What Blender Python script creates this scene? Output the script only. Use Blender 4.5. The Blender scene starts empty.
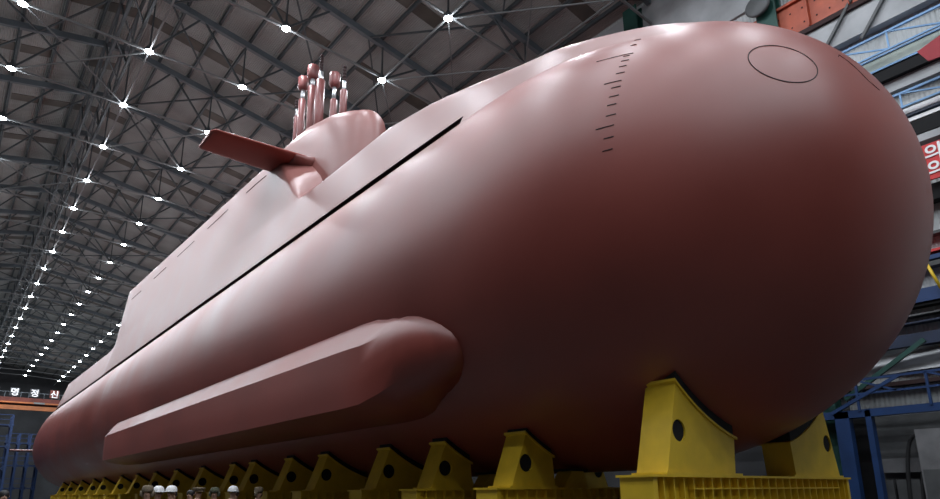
import bpy, math, random
from mathutils import Vector
random.seed(7)
COL = bpy.context.scene.collection
PI = math.pi

# ------------------------------------------------------------------ materials
def nodes(name):
    m = bpy.data.materials.new(name); m.use_nodes = True
    nt = m.node_tree
    return m, nt, nt.nodes['Principled BSDF']

def paint(name, col, rough=.5, var=.12, scale=3.0, metal=0.0, bump=0.0, spec=.5, coat=0.0, rvar=0.0, stretch=(1, 1, 1), bscale=None):
    m, nt, b = nodes(name)
    L = nt.links
    tc = nt.nodes.new('ShaderNodeTexCoord'); mp = nt.nodes.new('ShaderNodeMapping')
    mp.inputs['Scale'].default_value = stretch
    nz = nt.nodes.new('ShaderNodeTexNoise'); nz.inputs['Scale'].default_value = scale; nz.inputs['Detail'].default_value = 5
    L.new(tc.outputs['Object'], mp.inputs['Vector']); L.new(mp.outputs[0], nz.inputs['Vector'])
    rp = nt.nodes.new('ShaderNodeValToRGB')
    rp.color_ramp.elements[0].position = .3; rp.color_ramp.elements[1].position = .7
    a = [max(0, c * (1 - var)) for c in col]; c2 = [min(1, c * (1 + var)) for c in col]
    rp.color_ramp.elements[0].color = (*a, 1); rp.color_ramp.elements[1].color = (*c2, 1)
    L.new(nz.outputs['Fac'], rp.inputs['Fac']); L.new(rp.outputs['Color'], b.inputs['Base Color'])
    b.inputs['Roughness'].default_value = rough; b.inputs['Metallic'].default_value = metal
    b.inputs['Specular IOR Level'].default_value = spec
    b.inputs['Coat Weight'].default_value = coat; b.inputs['Coat Roughness'].default_value = .36
    if rvar:
        mr = nt.nodes.new('ShaderNodeMapRange')
        mr.inputs['From Min'].default_value = .3; mr.inputs['From Max'].default_value = .7
        mr.inputs['To Min'].default_value = rough - rvar; mr.inputs['To Max'].default_value = rough + rvar
        L.new(nz.outputs['Fac'], mr.inputs['Value']); L.new(mr.outputs[0], b.inputs['Roughness'])
    if bump:
        n2 = nt.nodes.new('ShaderNodeTexNoise'); n2.inputs['Scale'].default_value = bscale or scale * .5
        n2.inputs['Detail'].default_value = 2
        L.new(mp.outputs[0], n2.inputs['Vector'])
        bp = nt.nodes.new('ShaderNodeBump'); bp.inputs['Strength'].default_value = bump; bp.inputs['Distance'].default_value = .05
        L.new(n2.outputs['Fac'], bp.inputs['Height']); L.new(bp.outputs[0], b.inputs['Normal'])
    return m

def corrugated(name, col, freq, axis='Y', rough=.5):
    m = paint(name, col, rough, .18, .5)
    nt = m.node_tree; b = nt.nodes['Principled BSDF']
    tc = nt.nodes.new('ShaderNodeTexCoord'); w = nt.nodes.new('ShaderNodeTexWave')
    w.bands_direction = axis; w.inputs['Scale'].default_value = freq
    bp = nt.nodes.new('ShaderNodeBump'); bp.inputs['Strength'].default_value = .6; bp.inputs['Distance'].default_value = .05
    nt.links.new(tc.outputs['Object'], w.inputs['Vector']); nt.links.new(w.outputs['Fac'], bp.inputs['Height'])
    nt.links.new(bp.outputs[0], b.inputs['Normal'])
    return m

def glow(name, col, s):
    m, nt, b = nodes(name)
    b.inputs['Base Color'].default_value = (*col, 1)
    b.inputs['Emission Color'].default_value = (*col, 1); b.inputs['Emission Strength'].default_value = s
    return m

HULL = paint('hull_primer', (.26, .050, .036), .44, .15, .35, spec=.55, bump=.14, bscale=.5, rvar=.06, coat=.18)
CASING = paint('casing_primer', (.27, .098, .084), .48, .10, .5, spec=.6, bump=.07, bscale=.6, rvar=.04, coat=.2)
MASTM = paint('mast_primer', (.20, .062, .058), .4, .1, 2)
SEAM = paint('seam_dark', (.03, .012, .012), .8)
METAL = paint('bright_metal', (.62, .62, .64), .3, .1, 4, metal=.8)
YEL = paint('yellow_paint', (.74, .49, .025), .5, .10, 2.5, bump=.03)
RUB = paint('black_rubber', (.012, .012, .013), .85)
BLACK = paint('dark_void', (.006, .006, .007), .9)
STEEL = paint('roof_steel_dark', (.055, .065, .07), .6, .15, 1)
STEELB = paint('roof_steel_blue', (.11, .13, .145), .55, .15, 1)
STEELL = paint('roof_steel_light', (.19, .20, .20), .5, .12, 1)
ROOFM = corrugated('roof_sheet', (.30, .30, .285), 3.0, 'X', .7)
STRIP = paint('rooflight_strip', (.075, .062, .05), .6, .3, 1)
FLOORM = paint('concrete_floor', (.055, .055, .055), .5, .25, .3)
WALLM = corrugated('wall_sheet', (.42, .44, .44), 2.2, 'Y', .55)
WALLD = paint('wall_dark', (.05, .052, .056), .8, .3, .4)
GREEN = paint('green_steel', (.012, .06, .048), .5, .2, 1)
ORANGE = paint('red_oxide_girder', (.42, .085, .04), .5, .25, 1.5)
ORANGE2 = paint('orange_crane', (.42, .13, .035), .5, .3, .6)
LBLUE = paint('light_blue_steel', (.17, .33, .56), .5, .15, 2)
BLUE = paint('blue_steel', (.010, .038, .125), .5, .2, 1.5)
PALE = paint('pale_green_sheet', (.38, .43, .38), .6, .15, .8)
GREYP = paint('grey_panel', (.36, .37, .38), .6, .25, .7)
DGREY = paint('dark_grey_panel', (.085, .088, .09), .6, .4, .9)
MAROON = paint('maroon_steel', (.13, .03, .02), .7, .3, .8)
CLOTH = paint('dark_red_cloth', (.32, .03, .04), .7, .1, 2)
LEDGE = paint('ledge_grey', (.16, .16, .165), .7, .3, 1.2)
RED = paint('red_banner', (.55, .03, .03), .6, .1, 2)
WHITE = paint('white_lettering', (.85, .85, .85), .6, .03, 2)
NAVY = paint('navy_steel', (.012, .022, .05), .5, .2, 2)
SKIN = paint('skin', (.50, .30, .21), .55, .05, 8)
HAIR = paint('black_hair', (.012, .01, .01), .6)
HELM = paint('white_helmet', (.80, .80, .80), .35, .02, 4)
FUR = paint('brown_fur', (.20, .16, .11), .95, .4, 40)
CAMO = paint('camouflage', (.11, .12, .08), .9, .6, 14)
OLIVE = paint('olive_cloth', (.10, .095, .055), .9, .15, 9)
COATM = paint('dark_coat', (.015, .016, .022), .85, .2, 9)
GREYCO = paint('grey_coat', (.14, .135, .12), .85, .2, 9)
LENS = glow('lamp_lens', (.86, .92, 1.0), 60)

# ------------------------------------------------------------------ builders
WL = {}
class MB:
    def __init__(s): s.v = []; s.f = []; s.sm = []
    def box(s, x0, x1, y0, y1, z0, z1):
        n = len(s.v)
        s.v += [(x, y, z) for z in (z0, z1) for y in (y0, y1) for x in (x0, x1)]
        for q in ((0, 2, 3, 1), (4, 5, 7, 6), (0, 1, 5, 4), (2, 6, 7, 3), (0, 4, 6, 2), (1, 3, 7, 5)):
            s.f.append([n + i for i in q]); s.sm.append(False)
        return s
    def bar(s, a, b, w, h=None):
        a = Vector(a); b = Vector(b); d = (b - a).normalized(); h = h or w
        up = Vector((0, 0, 1)) if abs(d.z) < .95 else Vector((0, 1, 0))
        r = d.cross(up).normalized(); u = r.cross(d)
        n = len(s.v)
        for p in (a, b):
            for i, j in ((-1, -1), (1, -1), (1, 1), (-1, 1)):
                s.v.append(tuple(p + r * (i * w / 2) + u * (j * h / 2)))
        for q in ((0, 1, 2, 3), (7, 6, 5, 4), (0, 4, 5, 1), (1, 5, 6, 2), (2, 6, 7, 3), (3, 7, 4, 0)):
            s.f.append([n + i for i in q]); s.sm.append(False)
        return s
    def tube(s, pts, rad, k=12, caps=True):
        pts = [Vector(p) for p in pts]
        if not hasattr(rad, '__len__'): rad = [rad] * len(pts)
        rings = []
        for i, p in enumerate(pts):
            d = (pts[min(i + 1, len(pts) - 1)] - pts[max(i - 1, 0)])
            if d.length < 1e-6: d = Vector((0, 0, 1))
            d.normalize()
            up = Vector((0, 0, 1)) if abs(d.z) < .9 else Vector((0, 1, 0))
            r = d.cross(up).normalized(); u = r.cross(d)
            rings.append([tuple(p + (r * math.cos(2 * PI * j / k) + u * math.sin(2 * PI * j / k)) * rad[i]) for j in range(k)])
        s.loft(rings, True, caps)
        return s
    def loft(s, rings, closed=True, caps=True, smooth=True):
        n = len(s.v); k = len(rings[0])
        for r in rings: s.v += [tuple(p) for p in r]
        for i in range(len(rings) - 1):
            for j in range(k if closed else k - 1):
                a = n + i * k + j; b = n + i * k + (j + 1) % k
                s.f.append([a, b, b + k, a + k]); s.sm.append(smooth)
        if caps and closed:
            s.f.append([n + j for j in range(k)][::-1]); s.sm.append(False)
            m = n + (len(rings) - 1) * k
            s.f.append([m + j for j in range(k)]); s.sm.append(False)
        return s
    def revolve(s, c, prof, k=20, axis='z'):
        rings = []
        for r, h in prof:
            r = max(r, 1e-3); ring = []
            for j in range(k):
                a = 2 * PI * j / k
                if axis == 'z': ring.append((c[0] + r * math.cos(a), c[1] + r * math.sin(a), c[2] + h))
                else: ring.append((c[0] + r * math.cos(a), c[1] + h, c[2] + r * math.sin(a)))
            rings.append(ring)
        s.loft(rings, True, True)
        return s
    def face(s, pts, smooth=False):
        n = len(s.v); s.v += [tuple(p) for p in pts]
        s.f.append(list(range(n, n + len(pts)))); s.sm.append(smooth); return s
    def build(s, name, mat, parent=None):
        o0 = WL.get(parent.name, Vector((0, 0, 0))) if parent else Vector((0, 0, 0))
        me = bpy.data.meshes.new(name)
        me.from_pydata([(x - o0.x, y - o0.y, z - o0.z) for x, y, z in s.v], [], s.f)
        me.materials.append(mat)
        for p, t in zip(me.polygons, s.sm): p.use_smooth = t
        me.update()
        import bmesh
        bm = bmesh.new(); bm.from_mesh(me); bmesh.ops.recalc_face_normals(bm, faces=bm.faces); bm.to_mesh(me); bm.free()
        o = bpy.data.objects.new(name, me); COL.objects.link(o)
        if parent: o.parent = parent
        WL[o.name] = o0
        return o

def tag(o, label=None, cat=None, group=None, kind=None):
    if label: o['label'] = label
    if cat: o['category'] = cat
    if group: o['group'] = group
    if kind: o['kind'] = kind
    return o
def thing(name, loc, label, cat, group=None):
    o = bpy.data.objects.new(name, None); COL.objects.link(o); o.location = loc
    o.empty_display_size = .2
    WL[o.name] = Vector(loc)
    return tag(o, label, cat, group)
def dup(o, parent=None, loc=None):
    c = o.copy(); COL.objects.link(c)
    if parent: c.parent = parent
    if loc is not None: c.location = loc
    for ch in list(o.children): dup(ch, c)
    return c
def struct(name, mb, mat, label=None):
    return tag(mb.build(name, mat), label, None, None, 'structure')
def smooth(a, b, x):
    t = min(1, max(0, (x - a) / (b - a))); return t * t * (3 - 2 * t)
def interp(tab, x):
    if x <= tab[0][0]: return tab[0][1]
    for (a, u), (b, v) in zip(tab, tab[1:]):
        if x <= b:
            return u + (v - u) * (x - a) / (b - a)
    return tab[-1][1]

# ------------------------------------------------------------------ hull shape
R0, ZC, Y0, LB, PP, QQ, DZ, XC = 4.503, 6.514, 9.096, 6.425, 2.531, 2.009, .199, 11.378
def rad(y):
    t = max(0, (Y0 - y) / LB)
    r = R0 * max(0, 1 - min(1, t) ** PP) ** (1 / QQ)
    z = ZC + DZ * t * t
    if y > 74:
        u = (y - 74) / 28
        r *= max(.02, 1 - u ** 1.9)
        z += .5 * u * u
    return r, z
def hullp(y, deg, off=0.0):
    """point on the port flank; deg measured up from horizontal, X toward the camera side"""
    r, z = rad(y)
    w = smooth(5, 10, y) * (1 - smooth(74, 82, y))
    r -= .13 * math.exp(-((y - 46.5) / 2.4) ** 2) * (1 - smooth(0, 34, deg))
    rr = r * (1 + w * .030 * smooth(5, 43, deg)) + off
    a = math.radians(deg)
    return (XC - rr * math.cos(a), y, z + rr * math.sin(a))
SLOT0, SLOT1 = 10.2, 78.0
edgeX = [(0, 8.72), (54.6, 8.75), (90, 8.75)]
edgeZ = [(0, 9.5), (5, 9.6), (5.6, 9.95), (6.6, 10.3), (7.9, 10.75), (9.4, 11.1), (10.5, 11.36), (12.2, 11.7), (14.5, 12.03), (20, 12.05), (54.3, 12.25), (74.3, 12.45), (78.5, 10.3), (84, 9.6), (100, 8.8)]
humpX = [(0, 10.35), (14, 10.35), (20.8, 8.80), (24.5, 9.34), (26, 9.3), (51, 8.95), (54.3, 9.3), (90, 9.3)]
humpZ = [(20.8, 0), (24.5, 3.5), (26, 3.7), (51, 3.95), (54.2, 0)]
def casing_section(y, side=-1):
    """points from the slot line over the casing edge and compartment edge to the crown"""
    r, z = rad(y)
    s = hullp(y, 43.6)
    S = Vector((XC - s[0], s[2]))
    E = Vector((XC - interp(edgeX, y), interp(edgeZ, y)))
    h = interp(humpZ, y)
    H = Vector((XC - interp(humpX, y), E.y + .06 + h))
    # fade the lower crease where the flat compartment side rises
    kf = smooth(23, 30, y) * (1 - smooth(50.5, 53, y))
    E = Vector((E.x + .26 * kf, E.y))
    C = Vector((0, H.y + .12 + .15 * smooth(10, 14, y) + 1.1 * smooth(20.8, 22.2, y) * (1 - smooth(22.8, 25.2, y))))
    if y < 12: C = Vector((0, max(C.y, z + r * (1 - .04 * smooth(8, 12, y)))))
    rd = .6 - .36 * smooth(8, 13, y); rh = .22 if h > .3 else .05
    pts = []
    A = E + (S - E).normalized() * min(rd, (S - E).length * .45); B = E + (H - E).normalized() * min(rd, (H - E).length * .45)
    g = .25 if y > SLOT0 else 0
    S = S.lerp(A, g / max(.3, A.y - S.y))
    pts += [S.lerp(A, i / 8) for i in range(8)]
    for i in range(7):
        t = i / 6; pts.append(A * (1 - t) ** 2 + E * 2 * t * (1 - t) + B * t * t)
    A2 = H + (E - H).normalized() * rh; B2 = H + (C - H).normalized() * rh
    pts += [B.lerp(A2, i / 8) for i in range(1, 8)]
    for i in range(5):
        t = i / 4; pts.append(A2 * (1 - t) ** 2 + H * 2 * t * (1 - t) + B2 * t * t)
    pts += [B2.lerp(C, i / 6) for i in range(1, 7)]
    w = smooth(4.4, 7.6, y) * (1 - smooth(77, 84, y))
    N = len(pts)
    out = []
    for i, p in enumerate(pts):
        d = 43.6 + (90 - 43.6) * i / (N - 1)
        q = hullp(y, d)
        q = Vector((XC - q[0], q[2]))
        if w > 0 and w < 1:
            # fair by keeping the same bearing round the axis
            ang = math.atan2(p.y - z, p.x)
        g = q.lerp(p, w)
        out.append((XC + side * g.x, y, g.y))
    return out

def yspan():
    ys = [Y0 - LB + 6.42 * (1 - math.cos(i / 28 * PI / 2)) for i in range(29)]
    ys[0] = Y0 - LB + .002
    y = 9.6
    while y < 20: ys.append(y); y += .4
    while y < 27: ys.append(y); y += .35
    while y < 50: ys.append(y); y += 1.0
    while y < 56: ys.append(y); y += .4
    while y < 101.5: ys.append(y); y += 1.0
    return ys
YS = yspan()

sub = thing('submarine', (XC, 40, 2.0), 'huge dull red primer submarine with rounded bow resting on yellow cradles', 'submarine')
# pressure hull, lower part from keel to slot line (both flanks) then inner shoulder beneath the casing
NA = 44
def hull_ring(y):
    left = [hullp(y, -90 + (43.6 + 90) * i / NA) for i in range(NA + 1)]
    r, z = rad(y)
    top = []
    rec = .45 if SLOT0 < y < SLOT1 else .05 * smooth(5.0, 7, y)
    for i in range(1, 12):
        d = 44.5 + (90 - 44.5) * i / 11
        a = math.radians(d); q = hullp(y, d, -rec)
        top.append(q)
    half = left + top
    other = [(2 * XC - p[0], p[1], p[2]) for p in half[1:-1]][::-1]
    return half + other
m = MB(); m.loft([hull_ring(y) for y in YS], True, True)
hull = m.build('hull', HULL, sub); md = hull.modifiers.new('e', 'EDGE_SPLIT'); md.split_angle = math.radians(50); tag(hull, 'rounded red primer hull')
# casing with raised missile compartment
def cas_ring(y):
    g = .0 if y < SLOT0 else .27
    L = casing_section(y, -1)
    r_, z_ = rad(y)
    # lip folded inward, lifted by the slot gap
    def lift(P, k):
        x, yy, z = P; return (x, yy, z + g * k)
    if y < 7.6:
        k_ = .05 * (1 - smooth(4.4, 5.4, y)); L = [(p[0] + (XC - p[0]) * k_ / r_, y, p[2] - (p[2] - z_) * k_ / r_) for p in L]
    sgn = 1
    inn = (L[0][0] + (.5 if g else .3), y, L[0][2] + (.55 if g else -.02))
    L = [inn] + L
    Rr = [(2 * XC - p[0], p[1], p[2]) for p in L[:-1]][::-1]
    return L + Rr
front = [y for y in YS if y < SLOT0 and y > 4.2]
m = MB()
ring = [cas_ring(y) for y in front] + [cas_ring(SLOT0 - .01), cas_ring(SLOT0 + .01)] + [cas_ring(y) for y in YS if y > SLOT0 and y < 80]
# forward of the slot the casing skin is the hull skin itself
ring = [[(p[0], p[1], p[2]) for p in r] for r in ring]
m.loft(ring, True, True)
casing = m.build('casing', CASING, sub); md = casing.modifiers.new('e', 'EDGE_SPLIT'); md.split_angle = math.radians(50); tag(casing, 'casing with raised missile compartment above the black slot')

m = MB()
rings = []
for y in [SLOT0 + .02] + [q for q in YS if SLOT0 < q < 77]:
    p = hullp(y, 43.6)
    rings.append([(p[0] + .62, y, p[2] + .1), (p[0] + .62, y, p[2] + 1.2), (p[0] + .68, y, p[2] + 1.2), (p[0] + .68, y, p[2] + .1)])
m.loft(rings, True, True, False); m.build('slot_shade_strip', RUB, sub)  # black strip inside the slot, painted in for its deep shade
m = MB(); m.loft([[(2 * XC - x, y, z) for x, y, z in r] for r in rings], True, True, False); m.build('slot_shade_strip', RUB, sub)
# forward crown of the hull (hidden under the casing skin amidships)
# ---- draft marks, seams, hatch outlines (thin strips lying on the skin)
def strip_on(fn, ts, w, name, mat, lab=None):
    """ribbon following points fn(t) with half width vector from neighbours, 6 mm thick"""
    P = [Vector(fn(t)) for t in ts]
    m = MB(); n = []
    rings = []
    for i, p in enumerate(P):
        d = (P[min(i + 1, len(P) - 1)] - P[max(0, i - 1)]).normalized()
        r, z = rad(p.y); nrm = Vector((p.x - XC, 0, p.z - z)).normalized()
        if p.y < 7: nrm = (nrm + Vector((0, -.5 * (7 - p.y) / 4, 0))).normalized()
        sd = d.cross(nrm).normalized() * w / 2
        rings.append([p - sd + nrm * -.02, p - sd + nrm * .006, p + sd + nrm * .006, p + sd + nrm * -.02])
    m.loft(rings, True, True, False)
    o = m.build(name, mat, sub)
    return o
marks = [(5.70,5.60,47.0),(5.69,5.58,42.6),(5.67,5.57,38.9),(6.15,5.52,33.9),(5.67,5.56,33.0),(5.66,5.53,30.8),(5.65,5.53,28.3),(5.66,5.52,25.6),(5.81,5.53,22.6),(5.67,5.52,20.5),(5.67,5.52,17.6),(5.68,5.54,15.0),(5.68,5.53,11.9),(5.83,5.55,8.9),(5.7,5.55,5.8),(5.72,5.57,2.7)]
for a, b, d in marks:
    strip_on(lambda t: hullp(a + (b - a) * t, d), [0, .5, 1], .012, 'draft_mark', SEAM)
def ring_on(cy, cdeg, rr, name, a0=0, a1=360, n=48, w=.022):
    r, z = rad(cy)
    def fn(t):
        a = math.radians(a0 + (a1 - a0) * t)
        c = Vector(hullp(cy, cdeg)); c2 = Vector(hullp(cy - .01, cdeg)); c3 = Vector(hullp(cy, cdeg + .2))
        u = (c - c2).normalized(); v = (c3 - c).normalized()
        p = c + u * math.cos(a) * rr * 1.08 + v * math.sin(a) * rr * .95
        # drop along the normal onto the skin: search along radial
        yy = p.y
        for _ in range(6):
            rad_, zz = rad(yy)
            dx, dz = p.x - XC, p.z - zz
            rho = math.hypot(dx, dz)
            if rho > rad_ and rad_ < 4.2:
                nrm = u.cross(v); 
                if nrm.y > 0: nrm = -nrm
                p = p - nrm * .3 * (rho - rad_); yy = p.y
            elif rho < rad_:
                nrm = u.cross(v)
                if nrm.y > 0: nrm = -nrm
                p = p + nrm * .3 * (rad_ - rho); yy = p.y
        rad_, zz = rad(p.y); dg = math.degrees(math.atan2(p.z - zz, -(p.x - XC)))
        return hullp(p.y, dg)
    strip_on(fn, [i / n for i in range(n + 1)], w, name, SEAM)
ring_on(3.59, 31, .49, 'hatch_outline', w=.014)
# second outline nearer the nose
pts2 = [(3.26, 58.9), (3.20, 60.5), (3.13, 59.4), (3.03, 54.5), (2.94, 50.0), (2.88, 55)]
pts2 = [(3.20, 58), (3.22, 62), (3.12, 62), (3.02, 60), (2.93, 58), (2.86, 62)]
def f2(t):
    k = t * (len(pts2) - 1); i = min(int(k), len(pts2) - 2); u = k - i
    y = pts2[i][0] * (1 - u) + pts2[i + 1][0] * u; d = pts2[i][1] * (1 - u) + pts2[i + 1][1] * u
    return hullp(y, d)
strip_on(f2, [i / 15 for i in range(16)], .009, 'hatch_outline', SEAM)
# vent slits along the raised compartment
def flank(y, z):
    L = casing_section(y, -1)
    for p, q in zip(L, L[1:]):
        if p[2] <= z <= q[2]:
            t = (z - p[2]) / (q[2] - p[2]); return (p[0] + (q[0] - p[0]) * t, y, z)
    return L[10]
for a, b in [(25.4, 27.6), (29.9, 32.9), (35.1, 38.2), (40.5, 43.3), (46.5, 49.1)]:
    strip_on(lambda t: flank(a + (b - a) * t, 15.1), [i / 8 for i in range(9)], .045, 'vent_slit', SEAM)

# ---- sail: loft of horizontal plan sections
def plan(z, y0, y1, hw, k=40):
    pts = []
    for i in range(k):
        t = i / k * 2 * PI
        c, s_ = math.cos(t), math.sin(t)
        if c > 0:
            y = y0 + 2.3 * (1 - c); w = hw * abs(s_) ** .9
        else:
            y = y0 + 2.3 + (y1 - y0 - 2.3) * (-c); w = hw * (1 - abs(c) ** 2.6)
        pts.append((XC + math.copysign(w, s_), y, z))
    return pts
m = MB(); rings = []
for z, dy, w, yb in [(11.6, -.6, 1.5, 37), (12.1, -.3, 1.35, 37), (12.8, -.1, 1.24, 36.5), (13.8, 0, 1.19, 36), (15, .08, 1.15, 36), (15.7, .16, 1.11, 36), (16.15, .3, 1.05, 35.7), (16.42, .5, .95, 35.3), (16.56, .8, .80, 34.8), (16.63, 1.3, .55, 34), (16.66, 2.0, .25, 33)]:
    k_ = (z - 16) * .8 if z > 16 else 0
    ring = plan(z, 19.55 + dy, yb, w)
    ring = [(x_, y_, z_ + max(0, z_ - 14) / 2.6 * (.25 * max(0, min(y_, 24.5) - 20.5) + .09 * max(0, min(y_, 30) - 24.5))) for x_, y_, z_ in ring]
    rings.append(ring)
m.loft(rings, True, True)
sail = m.build('sail', CASING, sub); tag(sail, 'tall rounded sail')
m = MB()
m.revolve((XC - .86, 21.1, 16.45), [(.0, 0)], 8) if False else None
# bridge window on the sail's rounded shoulder
rings = []
# ---- sail planes
def plane(side):
    m = MB(); rings = []
    for t, zt in ((-.05, 1.0), (.15, 1.0), (.5, .9), (.9, .8), (.97, .75), (1.0, .5)):
        x = XC + side * (1.0 + 4.25 * t)
        y0 = 22.95 + .05 * t; y1 = 25.25 - .35 * t
        if t > .98: y0 += .22; y1 -= .12
        z = 15.22 - .12 * t; ring = []
        K = 18
        for i in range(K):
            a = 2 * PI * i / K
            c = (y0 + y1) / 2; h = (y1 - y0) / 2
            yy = c - h * math.cos(a)
            th = .17 * zt * math.sin(a) * (1.0 - .45 * ((yy - y0) / (y1 - y0)))
            ring.append((x, yy, z + th))
        rings.append(ring)
    m.loft(rings, True, True)
    return m.build('sail_plane', HULL, sub)
plane(-1); plane(1)
# root fairing of the visible plane
for s_ in (-1, 1):
    m = MB(); rings = []
    for t in (0, .35, .7, 1):
        x = XC + s_ * (1.0 + .9 * t); w = (1 - t) ** 1.6
        ring = []
        for i in range(16):
            a = 2 * PI * i / 16
            ring.append((x, 24.1 - (1.12 + .25 * w) * math.cos(a), 15.15 + (.15 + (.45 if math.sin(a) < 0 else .12) * w) * math.sin(a)))
        rings.append(ring)
    m.loft(rings, True, True); m.build('plane_root', CASING, sub)

# ---- masts
masts = [(22.75, 0, 20.1, 18.85, .16, .09, 'rod'), (23.8, .05, 20.3, 18.95, .16, .25, 'head'), (25.1, -.05, 21.95, 20.65, .21, .10, 'rod'),
         (26.25, .05, 22.1, 21.0, .19, .29, 'head'), (27.25, 0, 22.0, 20.75, .18, .27, 'head'), (28.0, .05, 21.1, 20.2, .11, .12, 'rod')]
labs = ['slim mast nearest the sail front', 'short mast with drum head', 'tall thick mast with spiral tip', 'tallest mast with drum head', 'mast with drum head, furthest pair', 'short thin rear mast']
for (y, dx, zt, zs, r1, r2, kind), lb in zip(masts, labs):
    x = XC + dx
    m = MB(); m.revolve((x, y, 0), [(r1, 16.5), (r1, zs - .05), (r1 * .8, zs)], 16)
    ma = m.build('mast', MASTM, sub); tag(ma, lb)
    if kind == 'head':
        m = MB(); m.revolve((x, y, 0), [(r1 * .55, zs - .1), (r1 * .55, zt - .52)], 14); m.build('mast_stem', METAL, ma)
        m = MB(); m.revolve((x, y, 0), [(r2 * .5, zt - .72), (r2, zt - .60), (r2, zt - .04), (r2 * .9, zt), (.01, zt)], 18); m.build('mast_head', MASTM, ma)
    else:
        m = MB(); m.revolve((x, y, 0), [(r1 * .5, zs - .1), (r1 * .5, zs + .45)], 12); m.build('mast_stem', METAL, ma)
        m = MB()
        z = zs + .45
        while z < zt:
            m.revolve((x, y, 0), [(r2 * .4, z), (r2, z + .04), (r2, z + .12), (r2 * .4, z + .16)], 10); z += .16
        m.build('mast_tip', SEAM, ma)

# ---- flank pod (both sides)
def pod(side):
    m = MB(); rings = []
    ys = [9.45, 9.5, 9.6, 9.8, 10.05, 10.4, 10.8, 11.3, 11.9, 12.6, 14, 18, 24, 30, 36, 38.5, 39.6, 40.3, 40.7]
    for y in ys:
        if y < 12.6: s_ = math.sqrt(max(.0004, 1 - ((12.6 - y) / 3.16) ** 2))
        elif y > 38: s_ = math.sqrt(max(.02, 1 - ((y - 38) / 2.75) ** 2)) * .5 + .5 * (1 if y < 40.65 else .6)
        else: s_ = 1
        soft = 1 - smooth(10.3, 11.9, y)
        zc = 4.42
        raw = [(4.10, 5.62), (4.30, 5.40), (4.55, 5.02), (4.80, 4.66), (4.80, 4.2), (4.80, 3.8), (4.76, 3.38), (4.2, 3.24), (3.5, 3.16), (3.0, 3.2)]
        ring = []
        for i, (dx, z) in enumerate(raw):
            # rounded version for the nose
            a = math.radians(96 - 198 * i / 9)
            rx, rz = 3.75 + 1.02 * max(-.8, math.cos(a)), zc + 1.2 * math.sin(a)
            X = dx * (1 - soft) + rx * soft; Z = z * (1 - soft) + rz * soft
            k = s_
            X = 3.7 + (X - 3.7) * k ** (.75 if y < 20 else 1); Z = zc + (Z - zc) * (k if y < 20 else (.7 + .3 * k))
            ring.append((XC + side * X, y, Z))
        ring.append((XC + side * 3.0, y, zc - .6)); ring.append((XC + side * 3.0, y, zc + .6))
        rings.append(ring)
    m.loft(rings, True, True)
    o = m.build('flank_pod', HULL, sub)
    for p in o.data.polygons: p.use_smooth = True
    o.data.update()
    md = o.modifiers.new('e', 'EDGE_SPLIT'); md.split_angle = math.radians(28)
    return o
pod(-1); pod(1)
# small opening on the flank and stern planes with rudder
m = MB(); p = Vector(hullp(44.5, -37)); m.revolve((p.x + .02, p.y, p.z), [(.10, -.08), (.10, .08)], 12); m.build('flank_opening', SEAM, sub)
for s_ in (-1, 1):
    m = MB(); rings = []
    for t in (0, .6, .97, 1):
        x = XC + s_ * (1.0 + 5.0 * t); h = 1.3 - .4 * t; ring = []
        for i in range(12):
            a = 2 * PI * i / 12; ring.append((x, 85.2 - h * math.cos(a), 6.35 + .16 * (1 - .3 * t) * math.sin(a)))
        rings.append(ring)
    m.loft(rings, True, True); m.build('stern_plane', CASING, sub)

# ------------------------------------------------------------------ cradles
def outline_with_hole(pts, c, r, M=40):
    """angles from c; returns outer and hole loops"""
    angs = sorted(set([2 * PI * i / M for i in range(M)] + [math.atan2(p[1] - c[1], p[0] - c[0]) % (2 * PI) for p in pts]))
    out, hole = [], []
    for a in angs:
        d = (math.cos(a), math.sin(a)); best = None
        for i in range(len(pts)):
            p, q = pts[i], pts[(i + 1) % len(pts)]
            ex, ey = q[0] - p[0], q[1] - p[1]
            den = d[0] * ey - d[1] * ex
            if abs(den) < 1e-9: continue
            t = ((p[0] - c[0]) * ey - (p[1] - c[1]) * ex) / den
            u = ((p[0] - c[0]) * d[1] - (p[1] - c[1]) * d[0]) / den
            if t > 0 and -1e-6 <= u <= 1 + 1e-6 and (best is None or t < best): best = t
        out.append((c[0] + d[0] * best, c[1] + d[1] * best)); hole.append((c[0] + d[0] * r, c[1] + d[1] * r))
    return out, hole

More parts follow.
